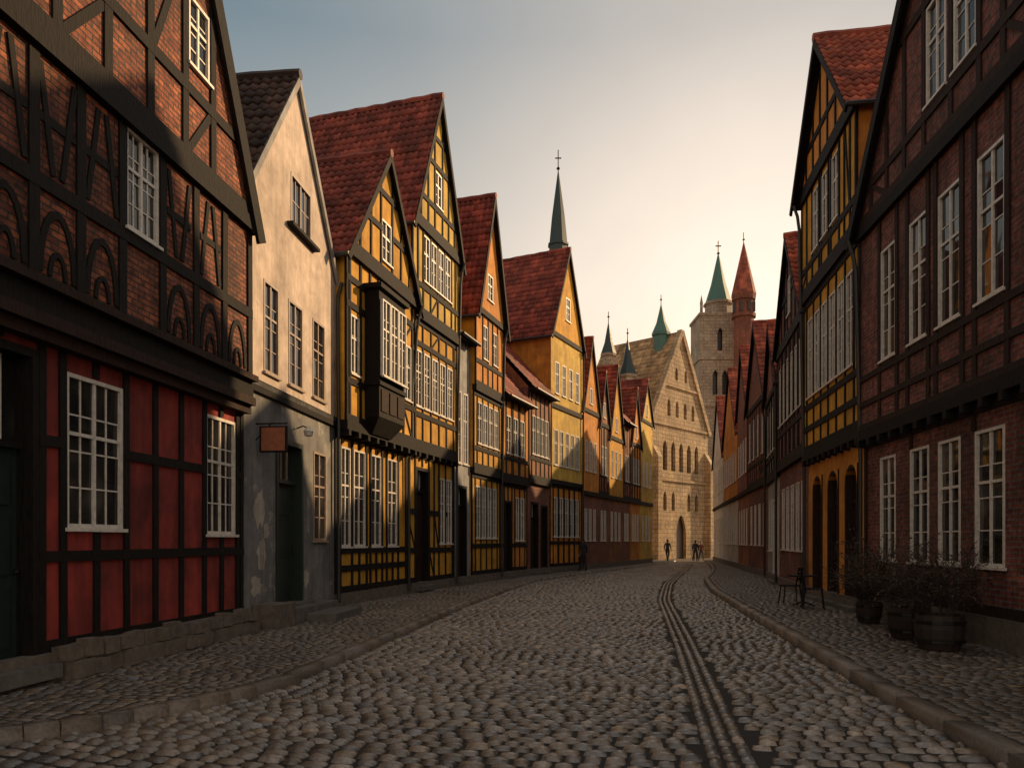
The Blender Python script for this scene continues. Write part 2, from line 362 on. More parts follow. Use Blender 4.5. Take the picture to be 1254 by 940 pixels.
def house(name,P0,P1,side,levels,top,wins=(),doors=(),depth=9,roof='tile',step=.055,over=.3,tm='timber',pipe=False,fin=True,plinth=.3,verge='timber',barge=.2):
    b=B(name,P0,P1,side); W=b.W
    e=.012
    kind=top['kind']; eave,apex=top['eave'],top['apex']; sa=top.get('s',W/2)
    allops=[(w[0],w[1],w[2],w[3]) for w in wins]+[(w[0],w[1],w[2],w[3]) for w in doors]
    pd=0
    for i,L in enumerate(levels):
        z0,z1,d,mat,st=L
        ops=[o for o in allops if z0<=(o[2]+o[3])/2<z1]
        wall(b,'wall_storey_%d'%(i+1),M[mat],e,W-e,z0,z1,d,ops)
        b.face('side_wall',M[mat],[(e,-depth,z0),(e,d,z0),(e,d,z1),(e,-depth,z1)])
        b.face('side_wall',M[mat],[(W-e,-depth,z0),(W-e,d,z0),(W-e,d,z1),(W-e,-depth,z1)])
        if i>0 and d>pd+.01:
            b.box('jetty_beam',M[tm],0.002,W-.002,pd-.05,d+.05,z0-.16,z0+.07)
            if d>pd+.1:
                k=int(W/.55)
                for q in range(k+1):
                    x=.1+(W-.2)*q/k; b.box('joist_ends',M[tm],x-.06,x+.06,pd,d+.07,z0-.3,z0-.161)
        if st: 
            st=dict(st); st.setdefault('tm',tm)
            timbers(b,z0+(.07 if i else plinth),z1-(.16 if i+1<len(levels) and levels[i+1][2]>d else 0),d,ops,**st)
        pd=d
    if plinth: b.box('plinth',M['plinth'],.006,W-.006,-.1,.07,-.2,plinth)
    gd=top.get('d',pd)
    def dof(z):
        for L in levels:
            if L[0]<=z<L[1]: return L[2]
        return gd
    for w in wins: window(b,w[0],w[1],w[2],w[3],dof((w[2]+w[3])/2),w[4],w[5],w[6] if len(w)>6 else 'wpaint')
    for w in doors: door(b,w[0],w[1],w[2],w[3],dof((w[2]+w[3])/2),*w[4:])
    R='roof_tiles'; rm=M[roof]
    if kind=='gable':
        mat=M[top['mat']]
        kl=(apex-eave)/sa; kr=(apex-eave)/(W-sa)
        cuts=[(-kl,1,eave),(kr,1,eave+kr*W)]
        ops=[o for o in allops if (o[2]+o[3])/2>=levels[-1][1]]
        wall(b,'gable_wall',mat,e,W-e,eave,apex,gd,ops,cuts)
        if gd>pd+.01: b.box('jetty_beam',M[tm],0.002,W-.002,pd-.05,gd+.05,eave-.16,eave+.07)
        zl=lambda x:min(eave+kl*x,eave+kr*(W-x))
        if top.get('st'):
            st=dict(top['st']); st.setdefault('tm',tm); timbers(b,eave+.07,apex,gd,ops,zlim=zl,**st)
        oh=top.get('oh',.2)
        b.tiles(R,rm,(-oh,gd+over,eave-oh*kl+.06),(0,-(depth+gd+over),0),(sa+oh,0,(sa+oh)*kl),step)
        b.tiles(R,rm,(W+oh,gd+over,eave-oh*kr+.06),(0,-(depth+gd+over),0),(-(W-sa+oh),0,(W-sa+oh)*kr),step)
        b.tube('ridge_tiles',rm,[(sa,gd+over+.02-i*.35,apex+.06+.02*(i%2)+random.uniform(-.01,.01)) for i in range(int((depth+gd+over)/.35))],.11,.11,7)
        vm=M[verge]
        b.beam('verge_boards',vm,(-oh-.02,eave-oh*kl-.08),(sa,apex-.06),barge,gd+over-.05,gd+over+.01)
        b.beam('verge_boards',vm,(W+oh+.02,eave-oh*kr-.08),(sa,apex-.06),barge,gd+over-.048,gd+over+.012)
        b.tube('gutter',M['zinc'],[(-oh-.05,gd+over,eave-oh*kl),(-oh-.05,-depth,eave-oh*kl)],.06)
        b.face('back_wall',mat,[(e,-depth,0),(W-e,-depth,0),(W-e,-depth,eave),(sa,-depth,apex),(e,-depth,eave)])
    else:
        rd=top.get('rd',depth/2)
        mt=M[levels[-1][3]]
        b.tiles(R,rm,(-.03,gd+.35,eave-.1),(W+.06,0,0),(0,-(rd+.35),apex-eave+.1),step)
        b.tiles(R,rm,(-.03,-2*rd-.3,eave-.1),(W+.06,0,0),(0,rd+.3,apex-eave+.1),step)
        for x in (e,W-e): b.face('side_gable',mt,[(x,gd,eave),(x,-rd,apex),(x,-2*rd,eave)])
        b.box('eaves_board',M[tm],0,W,gd-.02,gd+.3,eave-.16,eave-.02)
        b.tube('gutter',M['zinc'],[(0,gd+.4,eave-.1),(W,gd+.4,eave-.12)],.065)
        b.tube('ridge_tiles',rm,[(i*.35,-rd,apex+.05+.015*(i%2)) for i in range(int(W/.35)+1)],.11,.11,7)
    if pipe:
        x=W-.08
        zt=eave-.1
        b.tube('downpipe',M['zinc'],[(x,gd+.2,zt),(x,gd+.1,zt-.3),(x,pd+.09,zt-.7),(x,.14,levels[0][1]-.5 if len(levels)>1 else 3),(x,.14,.1)],.045,.045,8)
    if fin: return b.done()
    return b
def row(W,n,z0,z1,ww,nx=2,nz=3,fm='wpaint',a=.35,c=None):
    c=W-a if c is None else c
    out=[]
    for i in range(n):
        m=a+(c-a)*(i+.5)/n; out.append((m-ww/2,m+ww/2,z0,z1,nx,nz,fm))
    return out
# ---------------------------------------------------------------- LEFT SIDE
p0=(-6.09,3.0);p1=(-4.80,13.16)
b=house('dark_brick_timbered_house',p0,p1,'L',
 [(0,4.3,0,'red',dict(sp=.6,rails=[1.42,2.75],brace=0,pw=.11,rw=.13)),
  (4.3,7.2,.16,'brick_dark',dict(sp=.85,rails=[5.6],brace=0,pw=.15,rw=.17))],
 dict(kind='gable',eave=7.2,apex=18.1,mat='brick_dark',d=.22,oh=.1,st=dict(sp=.9,rails=[8.35,10.3,12.4,14.5],brace=.4,pw=.15,rw=.17)),
 wins=[(5.9,6.95,1.75,3.62,4,4),(9.02,9.98,1.7,3.65,4,4),(1.0,2.0,1.75,3.6,4,4),(2.6,3.5,1.75,3.6,4,4),(6.78,7.5,5.72,7.05,4,4),(3.6,4.35,5.72,7.05,4,4),(1.2,1.95,5.72,7.05,4,4),(8.15,8.75,8.75,9.8,2,4),(4.6,5.4,8.75,9.9,4,4)],
 doors=[(4.35,5.45,.2,3.75,'gdoor','timber',.95,2)],roof='dtile',over=.1,fin=False,pipe=False,barge=.28)
t=M['timber']
b.box('stone_plinth',M['plinth'],5.6,10.2,.06,.30,-.1,.36)
for n_,x0 in enumerate((4.8,5.56,6.32,8.0,8.87,9.74)):
    b.arc('curved_braces',t,x0,4.62,.27,0,math.pi,.085,.12,.183,10,2.6)
    b.arc('curved_braces',t,x0,4.60,.12,0,math.pi,.06,.12,.187,8,2.2)
    if n_!=5:
        q=-1 if n_%2 else 1
        b.beam('curved_braces',t,(x0-.27,6.34-.6*q),(x0-.07,6.34+.6*q),.08,.12,.184); b.beam('curved_braces',t,(x0+.27,6.34-.6*q),(x0+.07,6.34+.6*q),.08,.12,.187)
        b.box('curved_braces',t,x0-.3,x0+.3,.12,.181,6.28,6.38,.01)
b.beam('curved_braces',t,(4.2,4.5),(3.6,5.6),.13,.12,.189)
b.box('moulded_cornice',M['btimber'],0,b.W,.14,.31,4.40,4.50); b.box('moulded_cornice',M['timber'],0,b.W,-.02,.26,3.98,4.12)
b.box('moulded_cornice',M['timber'],0,b.W,-.02,.17,3.84,3.979)
for i in range(16):
    x=5.65+i*.285; b.box('stone_blocks',M['plinth'],x,x+.27,.2,.35+random.uniform(-.03,.05),.0,.2+random.uniform(-.02,.01),.015); b.box('stone_blocks',M['plinth'],x-.1,x+.16,.2,.34+random.uniform(-.04,.04),.215,.40+random.uniform(-.04,.03),.015)
b.done()
q0=p1; q1=(-4.30,17.9)
b=house('cream_gabled_house',q0,q1,'L',[(0,4.5,0,'grey',None),(4.5,7.9,0.02,'cream',None)],
 dict(kind='gable',eave=7.9,apex=11.3,mat='cream',d=.02,oh=.12,st=None),
 wins=[(.82,1.5,4.8,6.55,2,4,'bpaint'),(1.98,2.72,4.8,6.55,2,4,'bpaint'),(3.3,4.05,4.8,6.55,2,4,'bpaint'),(2.1,3.2,8.15,9.2,4,2,'bpaint'),(3.4,4.2,1.6,3.6,2,4)],
 doors=[(1.4,2.75,.32,3.65,'gdoor','gdoor',.7,1)],roof='dtile',over=.08,fin=False,pipe=True,depth=9,verge='lgrey',plinth=.0,barge=.13)
b.box('window_shelf',M['timber'],1.9,3.4,0,.16,8.03,8.1)
b.box('string_course',M['grey'],.02,b.W-.02,.0,.07,4.46,4.55)
rs=random.Random(4)
for k,(cx,cz,rx,rz) in enumerate(((.7,2.2,.28,.42),(.75,1.3,.22,.38),(.55,.75,.25,.22),(.95,1.8,.14,.2),(3.1,2.2,.12,.5),(2.95,.8,.14,.25))):
    b.face('peeled_patches',M['peel'],[(cx+rx*math.cos(a*.3927)*rs.uniform(.55,1.15),.004+.0008*k,cz+rz*math.sin(a*.3927)*rs.uniform(.55,1.15)) for a in range(16)])
b.done()
st=B('stone_steps',q0,q1,'L')
st.box('step_upper',M['step'],1.1,3.5,.08,.55,-.01,.27,.01); st.box('step_lower',M['step'],1.6,3.3,.551,1.15,-.01,.15,.01); st.box('side_block',M['plinth'],.35,1.05,.03,.55,-.01,.42,.01)
st.done()
sg=B('hanging_sign',q0,q1,'L')
sg.tube('bracket',M['iron'],[(.5,.02,3.75),(.5,.62,3.75)],.015); sg.tube('bracket',M['iron'],[(.5,.02,3.45),(.5,.3,3.74)],.012)
sg.box('board',M['sign'],.48,.52,.12,.6,3.25,3.68); sg.box('frame',M['timber'],.47,.53,.1,.13,3.22,3.7); sg.box('frame',M['timber'],.47,.53,.59,.62,3.22,3.7); sg.box('frame',M['timber'],.47,.53,.13,.59,3.22,3.25); sg.box('frame',M['timber'],.47,.53,.13,.59,3.68,3.7)
sg.done()
wl=B('wall_lamp',q0,q1,'L')
wl.tube('arm',M['iron'],[(2.4,0.02,3.95),(2.4,.16,4.0),(2.4,.28,3.95)],.015); wl.lathe('shade',M['wpaint'],2.4,.28,[(.0,4.0),(.04,3.98),(.11,3.88),(.10,3.87),(.08,3.79),(0,3.77)],12); wl.done()
r1=(-3.20,22.3)
b=house('ochre_oriel_house',q1,r1,'L',
 [(0,4.45,0,'yellow',dict(sp=.5,rails=[1.35,.9],brace=.05,pw=.09)),
  (4.45,8.7,.3,'yellow',dict(sp=.5,rails=[5.5,7.35,8.0],brace=.15,pw=.09))],
 dict(kind='gable',eave=8.7,apex=12.0,mat='yellow',d=.36,st=dict(sp=.55,rails=[9.9,10.9],brace=.1,pw=.08)),
 wins=[(.32,.86,1.45,3.93,2,4),(1.03,1.72,1.45,3.93,2,4),(2.06,2.72,1.45,3.93,2,4),(3.15,3.85,1.45,3.93,2,4),(.25,.75,5.7,7.15,2,3),(3.0,3.55,5.7,7.3,2,3),(3.68,4.2,5.7,7.3,2,3),(1.95,2.6,9.1,10.2,2,3)],
 roof='tile',fin=False,pipe=True,over=.15,barge=.15)
b.box('oriel',M['timber'],1.05,2.75,.2,.7,4.75,8.0); b.box('oriel',M['timber'],.95,2.85,.2,.8,8.001,8.12)
b.box('oriel',M['timber'],1.0,2.8,.2,.75,5.55,5.65)
b.hexa('oriel',M['timber'],[(1.3,.2,4.35),(2.5,.2,4.35),(2.5,.4,4.35),(1.3,.4,4.35),(1.05,.2,4.749),(2.75,.2,4.749),(2.75,.7,4.749),(1.05,.7,4.749)])
for i in range(3): 
    window(b,1.12+i*.53,1.62+i*.53,5.8,7.75,.765,2,4,'wpaint',.04)
    b.box('oriel_panels',M['btimber'],1.16+i*.53,1.58+i*.53,.69,.725,4.9,5.45)
b.done()
s1=(-2.05,26.1)
house('tall_ochre_house',r1,s1,'L',
 [(0,4.5,0,'yellow',dict(sp=.45,rails=[1.3,2.5],brace=.1,pw=.075)),
  (4.5,8.6,.12,'yellow',dict(sp=.45,rails=[5.5,7.7],brace=.2,pw=.075)),
  (8.6,11.4,.2,'ybright',dict(sp=.45,rails=[9.5],brace=.25,pw=.075))],
 dict(kind='gable',eave=11.4,apex=16.0,mat='ybright',d=.24,oh=.15,st=dict(sp=.5,rails=[12.3,13.7,14.6],brace=.1,pw=.075)),
 wins=row(3.97,5,5.75,7.5,.5,2,4)+row(3.97,4,9.7,11.15,.5,2,3,a=.8,c=3.2)+[(1.7,2.25,12.45,13.55,2,3),(2.6,3.1,1.5,3.7,2,4),(3.25,3.75,1.5,3.7,2,4)],
 doors=[(.7,1.7,.2,3.9,'bdoor','timber',.6,1)],roof='tile',over=.15,pipe=True,depth=10,barge=.14)
t1=(-1.52,27.7)
house('narrow_white_house',s1,t1,'L',[(0,9.0,-.05,'lgrey',None)],dict(kind='eaves',eave=9,apex=12,d=-.05,rd=3.5),
 wins=[(.35,.8,4.4,7.0,2,5),(1.0,1.45,4.4,7.0,2,5)],doors=[(.4,1.3,.15,3.6,'bdoor','timber',.6,1)],roof='dtile',depth=7)
u1=(-.51,30.7)
house('ochre_gabled_house',t1,u1,'L',
 [(0,4.3,0,'yellow',dict(sp=.5,rails=[1.4],brace=.1,pw=.07)),(4.3,7.4,.08,'yellow',dict(sp=.5,rails=[5.1],brace=.2,pw=.07)),(7.4,10.4,.16,'orange',dict(sp=.8,rails=[8.4],brace=.0,pw=.07))],
 dict(kind='gable',eave=10.4,apex=15.1,mat='orange',d=.2,oh=.15,st=None),
 wins=row(3.17,4,1.7,3.7,.5,2,4)+row(3.17,4,5.3,6.9,.5,2,3)+[(1.2,1.8,11.0,12.0,2,3),(.8,1.3,8.6,9.9,2,3),(1.9,2.4,8.6,9.9,2,3)],roof='tile',over=.2,pipe=True,barge=.14)
v1=(.67,33.65)
house('orange_low_house',u1,v1,'L',[(0,4.2,0,'orange',dict(sp=.55,rails=[1.4],brace=.1,pw=.07)),(4.2,7.7,.1,'orange',dict(sp=.5,rails=[5.1],brace=.2,pw=.07))],
 dict(kind='eaves',eave=7.7,apex=12.2,d=.1,rd=3.6),wins=row(3.1,3,5.3,6.9,.55,2,3)+[(1.7,2.2,1.6,3.5,2,3),(2.35,2.85,1.6,3.5,2,3)],doors=[(.5,1.3,.15,3.3,'bdoor','timber',.5,1)],roof='tile')
w1=(1.86,36.6)
house('brown_brick_house',v1,w1,'L',[(0,4.4,0,'brick_far',None),(4.4,8.6,.1,'brown',dict(sp=.6,rails=[5.4],brace=.1,pw=.08))],
 dict(kind='eaves',eave=8.6,apex=12.8,d=.1,rd=3.6),wins=row(3.1,4,5.6,7.4,.5,2,3),doors=[(.5,1.5,.15,3.4,'bdoor','timber',.6,1),(1.9,2.8,.15,3.3,'gdoor','timber',.5,1)],roof='tile')
x1=(3.80,40.5)
house('bright_yellow_gabled_house',w1,x1,'L',[(0,4.6,0,'orange',dict(sp=.9,rails=[1.5],brace=0,pw=.06)),(4.6,8.4,.05,'ybright',None),(8.4,12,.07,'ybright',None)],
 dict(kind='gable',eave=12,apex=16.7,mat='yellow',d=.09,st=None,oh=.15),wins=row(4.36,5,1.8,3.8,.55,2,3)+row(4.36,5,5.4,7.2,.5,2,3)+row(4.36,4,9,10.6,.5,2,3)+[(1.9,2.5,13,14.2,2,3)],roof='tile',over=.15,step=.073,pipe=True,barge=.13)
Ys=[43.2,45.0,47.9,49.6,52.0,55.2]
hs=[8.9,8.5,8.0,9.3,8.2,10.2]; ap_=[13.0,11.6,12.5,12.2,12.0,13.2]
prev=x1
cols=['orange','brown','yellow','brown','orange','ybright']; nm=['orange_gabled_house','brown_gabled_house','ochre_narrow_house','brown_gabled_house','orange_gabled_house','lemon_yellow_house']
for i,Y in enumerate(Ys):
    nx_=(-14.4+.45*Y,Y); w=math.dist(prev,nx_); h=hs[i]
    gr=['brick_far','brick_far','brown','brick_far','orange','ybright'][i]; kd='eaves' if i==3 else 'gable'
    house(nm[i],prev,nx_,'L',[(0,4.3,0,gr,None),(4.3,h,.05,cols[i],None if i in(0,2,5) else dict(sp=.6,rails=[5.4],brace=.1,pw=.06))],
      dict(kind=kd,eave=h,apex=ap_[i],mat=cols[i],d=.07,st=None,oh=.1,rd=2.5),
      wins=row(w,3 if w>2.2 else 2,1.6,3.4,.45,2,3)+row(w,3 if w>2.2 else 2,5.5,7.2,.45,2,3)+([(w/2-.22,w/2+.22,h+.4,h+1.3,2,2)] if kd=='gable' else []),roof='tile' if i%2 else 'otile',over=.12,step=.073,depth=7,barge=.12)
    prev=nx_
# ---------------------------------------------------------------- RIGHT SIDE
a0=(6.665,5.0);a1=(7.70,16.1)
house('red_brick_timbered_house',a0,a1,'R',
 [(0,3.9,0,'brick_red',dict(sp=2.4,rails=[],brace=0,pw=.12,nowin=True,tm='btimber')),
  (3.9,8.2,.14,'brick_red',dict(sp=.9,rails=[5.05,4.5],brace=.0,pw=.12,tm='btimber',rw=.12))],
 dict(kind='gable',eave=8.2,apex=15.2,mat='brick_red',d=.2,oh=.1,st=dict(sp=.85,rails=[8.95,10.9,12.6],brace=.25,pw=.13)),
 wins=[(1.0,1.8,1.2,3.3,2,4),(2.6,3.4,1.2,3.3,2,4),(4.1,4.9,1.2,3.3,2,4),(5.83,6.65,1.2,3.3,2,4),(7.1,7.85,1.2,3.3,2,4),(8.2,8.95,1.2,3.3,2,4),(9.6,10.35,1.2,3.3,2,4),
  (1.0,1.8,5.2,7.4,2,4),(2.5,3.3,5.2,7.4,2,4),(4.0,4.8,5.2,7.4,2,4),(5.55,6.3,5.2,7.4,2,4),(6.8,7.55,5.2,7.4,2,4),(7.95,8.65,5.2,7.4,2,4),(9.25,9.95,5.2,7.4,2,4),
  (6.2,6.9,9.1,10.8,2,4),(7.15,7.85,9.1,10.8,2,4),(4.0,4.75,9.1,10.75,2,4)],roof='tile',over=.18,tm='timber',pipe=True,plinth=.45,barge=.24)
c1=(8.44,21.05)
b=house('ochre_arcaded_house',a1,c1,'R',
 [(0,4.0,0,'orange',None),(4.0,8.4,.12,'yellow',dict(sp=.5,rails=[5.3,4.7],brace=.0,pw=.08)),(8.4,11.2,.18,'yellow',dict(sp=.5,rails=[9.1],brace=.25,pw=.08))],
 dict(kind='gable',eave=11.2,apex=14.2,mat='orange',d=.22,oh=.15,st=dict(sp=.7,rails=[12.2],brace=.0,pw=.09)),
 wins=row(5.0,6,5.55,7.7,.55,2,4)+row(5.0,3,9.3,10.9,.6,2,3,a=1.2,c=3.9),
 doors=[(.5,1.45,.1,3.35,'bdoor','btimber',.7,1),(2.0,2.95,.1,3.35,'gdoor','btimber',.7,1),(3.5,4.45,.1,3.35,'bdoor','btimber',.7,1)],roof='otile',over=.25,fin=False,pipe=True,barge=.16)
for s in (.5,2.0,3.5): archfill(b,'arch_spandrels',M['orange'],s,s+.95,2.87,3.35,.034)
b.done()
R_=[c1,(9.7,26.8),(11.0,31.8),(12.1,37.8),(13.3,43.5),(14.9,52.0),(16.9,62.0)]
house('red_brick_gabled_house',R_[0],R_[1],'R',[(0,4.2,0,'brick_red',None),(4.2,8.2,.08,'brick_red',dict(sp=.7,rails=[5.3],brace=.1,pw=.08))],
 dict(kind='gable',eave=8.2,apex=11.4,mat='brick_red',d=.1,oh=.1,st=dict(sp=.7,rails=[9.6],brace=.2,pw=.08)),
 wins=row(5.8,5,1.3,3.4,.65,2,4)+row(5.8,6,5.6,7.6,.55,2,4)+[(2.5,3.2,8.9,10.1,2,3)],roof='otile',over=.15,pipe=True,barge=.14)
house('grey_shop_house',R_[1],R_[2],'R',[(0,4.1,0,'lgrey',None),(4.1,7.4,.05,'lgrey',dict(sp=.7,rails=[4.9],brace=.1,pw=.08))],
 dict(kind='gable',eave=7.4,apex=10.2,mat='brick_far',d=.08,oh=.1),wins=row(5.1,4,5.1,6.8,.6,2,3)+[(2.9,3.6,1.2,3.3,2,3),(3.9,4.6,1.2,3.3,2,3)],doors=[(.4,1.3,.1,3.2,'tdoor','wpaint',.5,1),(1.6,2.5,.1,3.2,'tdoor','wpaint',.5,1)],roof='otile',over=.15,pipe=True,barge=.14)
house('dark_brick_gabled_house',R_[2],R_[3],'R',[(0,4.2,0,'brick_red',None),(4.2,8.0,.06,'brick_far',dict(sp=.8,rails=[5.2],brace=.1,pw=.08))],
 dict(kind='gable',eave=8.0,apex=11.8,mat='brick_far',d=.08,oh=.1),wins=row(6.1,4,1.4,3.3,.6,2,3)+row(6.1,4,5.5,7.4,.6,2,3),roof='otile',step=.073,over=.15,barge=.14)
house('brown_gabled_townhouse',R_[3],R_[4],'R',[(0,4.2,0,'brown',None),(4.2,8.6,.05,'brick_far',None)],
 dict(kind='gable',eave=8.6,apex=12.2,mat='brick_far',d=.06,oh=.1),wins=row(5.8,4,1.4,3.3,.6,2,3)+row(5.8,4,5.2,7,.6,2,3),roof='otile',step=.073,over=.12,barge=.12)
house('orange_gabled_townhouse',R_[4],R_[5],'R',[(0,4.2,0,'white',None),(4.2,8.0,.04,'orange',None)],
 dict(kind='gable',eave=8.0,apex=12.6,mat='orange',d=.05,oh=.1),wins=row(8.6,6,1.4,3.3,.7,2,3)+row(8.6,6,5.2,7,.7,2,3),roof='otile',step=.073,over=.12,barge=.12)
house('white_gabled_townhouse',R_[5],R_[6],'R',[(0,4.2,0,'white',None),(4.2,7.6,.04,'white',None)],
 dict(kind='gable',eave=7.6,apex=12.6,mat='white',d=.05,oh=.1),wins=row(10.2,6,1.4,3.3,.7,2,3)+row(10.2,6,5.2,7,.7,2,3),roof='otile',step=.073,over=.12,barge=.12)
# ---------------------------------------------------------------- CHURCH
f0=(12.85,68.);f1=(20.1,76.)
b=B('gothic_church',f0,f1,'L',0.0); W=b.W; S=M['sand']
dep=9.0; ev=13.0; ap=22.0
kl=(ap-ev)/(W/2)
lan=[]
for i in range(5): 
    m=1.6+(W-3.2)*(i+.5)/5; lan.append((m-.38,m+.38,8.4,11.2))
for i in range(4): 
    m=2.3+(W-4.6)*(i+.5)/4; lan.append((m-.28,m+.28,13.6,15.2))
for i in range(2):
    m=W/2-.9+1.8*i; lan.append((m-.25,m+.25,17.2,18.4))
for i in (0,1,3,4):
    m=1.6+(W-3.2)*(i+.5)/5; lan.append((m-.3,m+.3,4.6,6.4))
dr=(W/2-.95,W/2+.95,0,4.2)
wall(b,'front_wall',S,0,W,0,ev,0,lan+[dr]); wall(b,'gable_wall',S,0,W,ev,ap,0,lan,[(-kl,1,ev),(kl,1,ev+kl*W)])
for o in lan+[dr]:
    h=(o[1]-o[0])*.9; archfill(b,'pointed_arches',S,o[0],o[1],o[3]-h,o[3],0.001,'pointed')
    b.face('lancet_glass' if o!=dr else 'portal_door',M['glass'] if o!=dr else M['bdoor'],[(o[0],-.3,o[2]),(o[1],-.3,o[2]),(o[1],-.3,o[3]),(o[0],-.3,o[3])])
    for x in (o[0],o[1]): b.face('jambs',S,[(x,0,o[2]),(x,-.3,o[2]),(x,-.3,o[3]),(x,0,o[3])])
    b.face('jambs',S,[(o[0],0,o[2]),(o[1],0,o[2]),(o[1],-.3,o[2]),(o[0],-.3,o[2])])
for z in (7.4,12.6,16.4): 
    x=max(0,(z-ev)/kl); b.box('string_courses',S,x,W-x,-.05,.14,z,z+.25)
for x in (0,W-.7): b.box('buttresses',S,x,x+.7,0,.7,0,9.5); b.hexa('buttresses',S,[(x,0,9.5),(x+.7,0,9.5),(x+.7,.7,9.5),(x,.7,9.5),(x,0,10.6),(x+.7,0,10.6),(x+.7,.05,10.6),(x,.05,10.6)])
b.box('side_wall',S,.01,.3,-dep,-.01,0,ev); b.box('side_wall',S,W-.3,W-.01,-dep,-.01,0,ev); b.box('back_wall',S,.3,W-.3,-dep,-dep+.3,0,ev)
b.tiles('roof_tiles',M['btile'],(-.3,-.1,ev-.3*kl+.1),(0,-dep,0),(W/2+.3,0,(W/2+.3)*kl),.11,.44,.5)
b.tiles('roof_tiles',M['btile'],(W+.3,-.1,ev-.3*kl+.1),(0,-dep,0),(-(W/2+.3),0,(W/2+.3)*kl),.11,.44,.5)
b.beam('coping',S,(-.3,ev-.3*kl),(W/2,ap+.1),.5,-.3,.2); b.beam('coping',S,(W+.3,ev-.3*kl),(W/2,ap+.1),.5,-.298,.202)
b.box('aisle_wall',S,-4,-.01,-dep,-3,0,11.5)
b.tiles('roof_tiles',M['btile'],(-4,-2.9,11.4),(4.2,0,0),(0,-3.2,6.6),.11,.44,.5); b.tiles('roof_tiles',M['btile'],(-4,-dep-.2,11.4),(4.2,0,0),(0,3.2,6.6),.11,.44,.5)
def turret(cx,cy,z0,z1,zs,r,m1,m2,k=8):
    b.prism('turret_shafts_'+m1.name,m1,cx,cy,z0,z1,r,r,k,.39); b.prism('turret_shafts_'+m1.name,m1,cx,cy,z1-.25,z1,r*1.2,r*1.25,k,.39)
    b.prism('turret_spires_'+m2.name,m2,cx,cy,z1,z1+(zs-z1)*.35,r*1.25,r*.62,k,.39); b.prism('turret_spires_'+m2.name,m2,cx,cy,z1+(zs-z1)*.35,zs,r*.62,0,k,.39)
    b.tube('finials',M['iron'],[(cx,cy,zs-.2),(cx,cy,zs+.8)],.04); b.lathe('finials',M['iron'],cx,cy,[(0,zs+.2),(.13,zs+.33),(0,zs+.46)],8)
turret(W/2-.4,-2.0,19.0,22.2,25.2,.75,M['copper'],M['copper'])
turret(-2.6,-3.0,11,18.9,22.0,.6,M['stone'],M['dcopper'])
turret(-.5,-2.3,11,17.2,20.8,.7,M['stone'],M['dcopper'])
b.done()
b=B('stone_church_tower',(26.0,95.0),None,Z0=0.0); S=M['stone']
r=2.45
ops=[(-.9,-.3,20,23),(.3,.9,20,23),(-.3,.3,25.5,28.3)]
wall(b,'tower_wall',S,-r,r,0,30.2,-r,ops)
for o in ops:
    archfill(b,'belfry_arches',S,o[0],o[1],o[3]-.5,o[3],-r-.001,'pointed'); b.face('louvres',M['dpaint'],[(o[0],-r+.4,o[2]),(o[1],-r+.4,o[2]),(o[1],-r+.4,o[3]),(o[0],-r+.4,o[3])])
for x in (-r,r): b.face('tower_wall',S,[(x,-r,0),(x,r,0),(x,r,30.2),(x,-r,30.2)])
b.face('tower_wall',S,[(-r,r,0),(r,r,0),(r,r,30.2),(-r,r,30.2)])
for z in (18.5,24.4,29.9): b.box('string_courses',S,-r-.15,r+.15,-r-.15,r+.15,z,z+.35)
b.prism('octagon',S,.5,0,30.2,31.9,1.7,1.7,8,.39); b.prism('octagon',S,.5,0,31.9,32.2,1.9,1.9,8,.39)
for x in (-r+.2,r-.2):
    b.prism('pinnacles',S,x,-r+.2,30.2,31.4,.22,.2,4,.78); b.prism('pinnacles',S,x,-r+.2,31.4,32.6,.25,.0,4,.78)
b.prism('spire',M['copper'],.5,0,32.2,34.6,1.7,.95,8,.39); b.prism('spire',M['copper'],.5,0,34.6,38.4,.95,.1,8,.39)
b.tube('finial',M['iron'],[(.5,0,38.2),(.5,0,40.2)],.07); b.box('finial',M['iron'],.15,.85,-.05,.05,39.5,39.62); b.lathe('finial',M['iron'],.5,0,[(0,38.4),(.22,38.6),(0,38.85)],8)
b.done()
b=B('brick_round_tower',(28.2,90.0),None,Z0=0.0); S=M['brick_far']
b.prism('shaft',S,0,0,0,31.0,1.25,1.2,12); b.prism('gallery',S,0,0,28.8,29.2,1.45,1.45,12); b.prism('gallery',S,0,0,30.9,31.6,1.4,1.5,12)
for i in range(8):
    a=i*math.pi/4+.2; b.box('openings',M['dpaint'],1.2*math.cos(a)-.16,1.2*math.cos(a)+.16,1.2*math.sin(a)-.16,1.2*math.sin(a)+.16,29.4,30.6)
b.prism('conical_roof',M['otile'],0,0,31.6,38.0,1.5,.05,12); b.tube('finial',M['iron'],[(0,0,37.8),(0,0,39.2)],.06); b.lathe('finial',M['iron'],0,0,[(0,38.2),(.18,38.35),(0,38.5)],8)
b.done()
b=B('slender_spire_tower',(3.75,60.0),None,Z0=0.0); S=M['dcopper']
b.prism('shaft',M['stone'],0,0,0,24.0,1.0,1.0,8,.39); b.prism('belfry',S,0,0,24,25.6,.78,.78,8,.39); b.prism('belfry_cornice',S,0,0,25.6,25.75,.88,.88,8,.39)
b.prism('spire',S,0,0,25.75,28.0,.78,.55,8,.39); b.prism('spire',S,0,0,28.0,31.6,.55,.05,8,.39); b.tube('finial',M['iron'],[(0,0,31.4),(0,0,33.4)],.04)
b.lathe('finial',M['iron'],0,0,[(0,31.7),(.16,31.9),(0,32.1)],8); b.box('finial',M['iron'],-.25,.25,-.03,.03,32.7,32.78)
b.done()
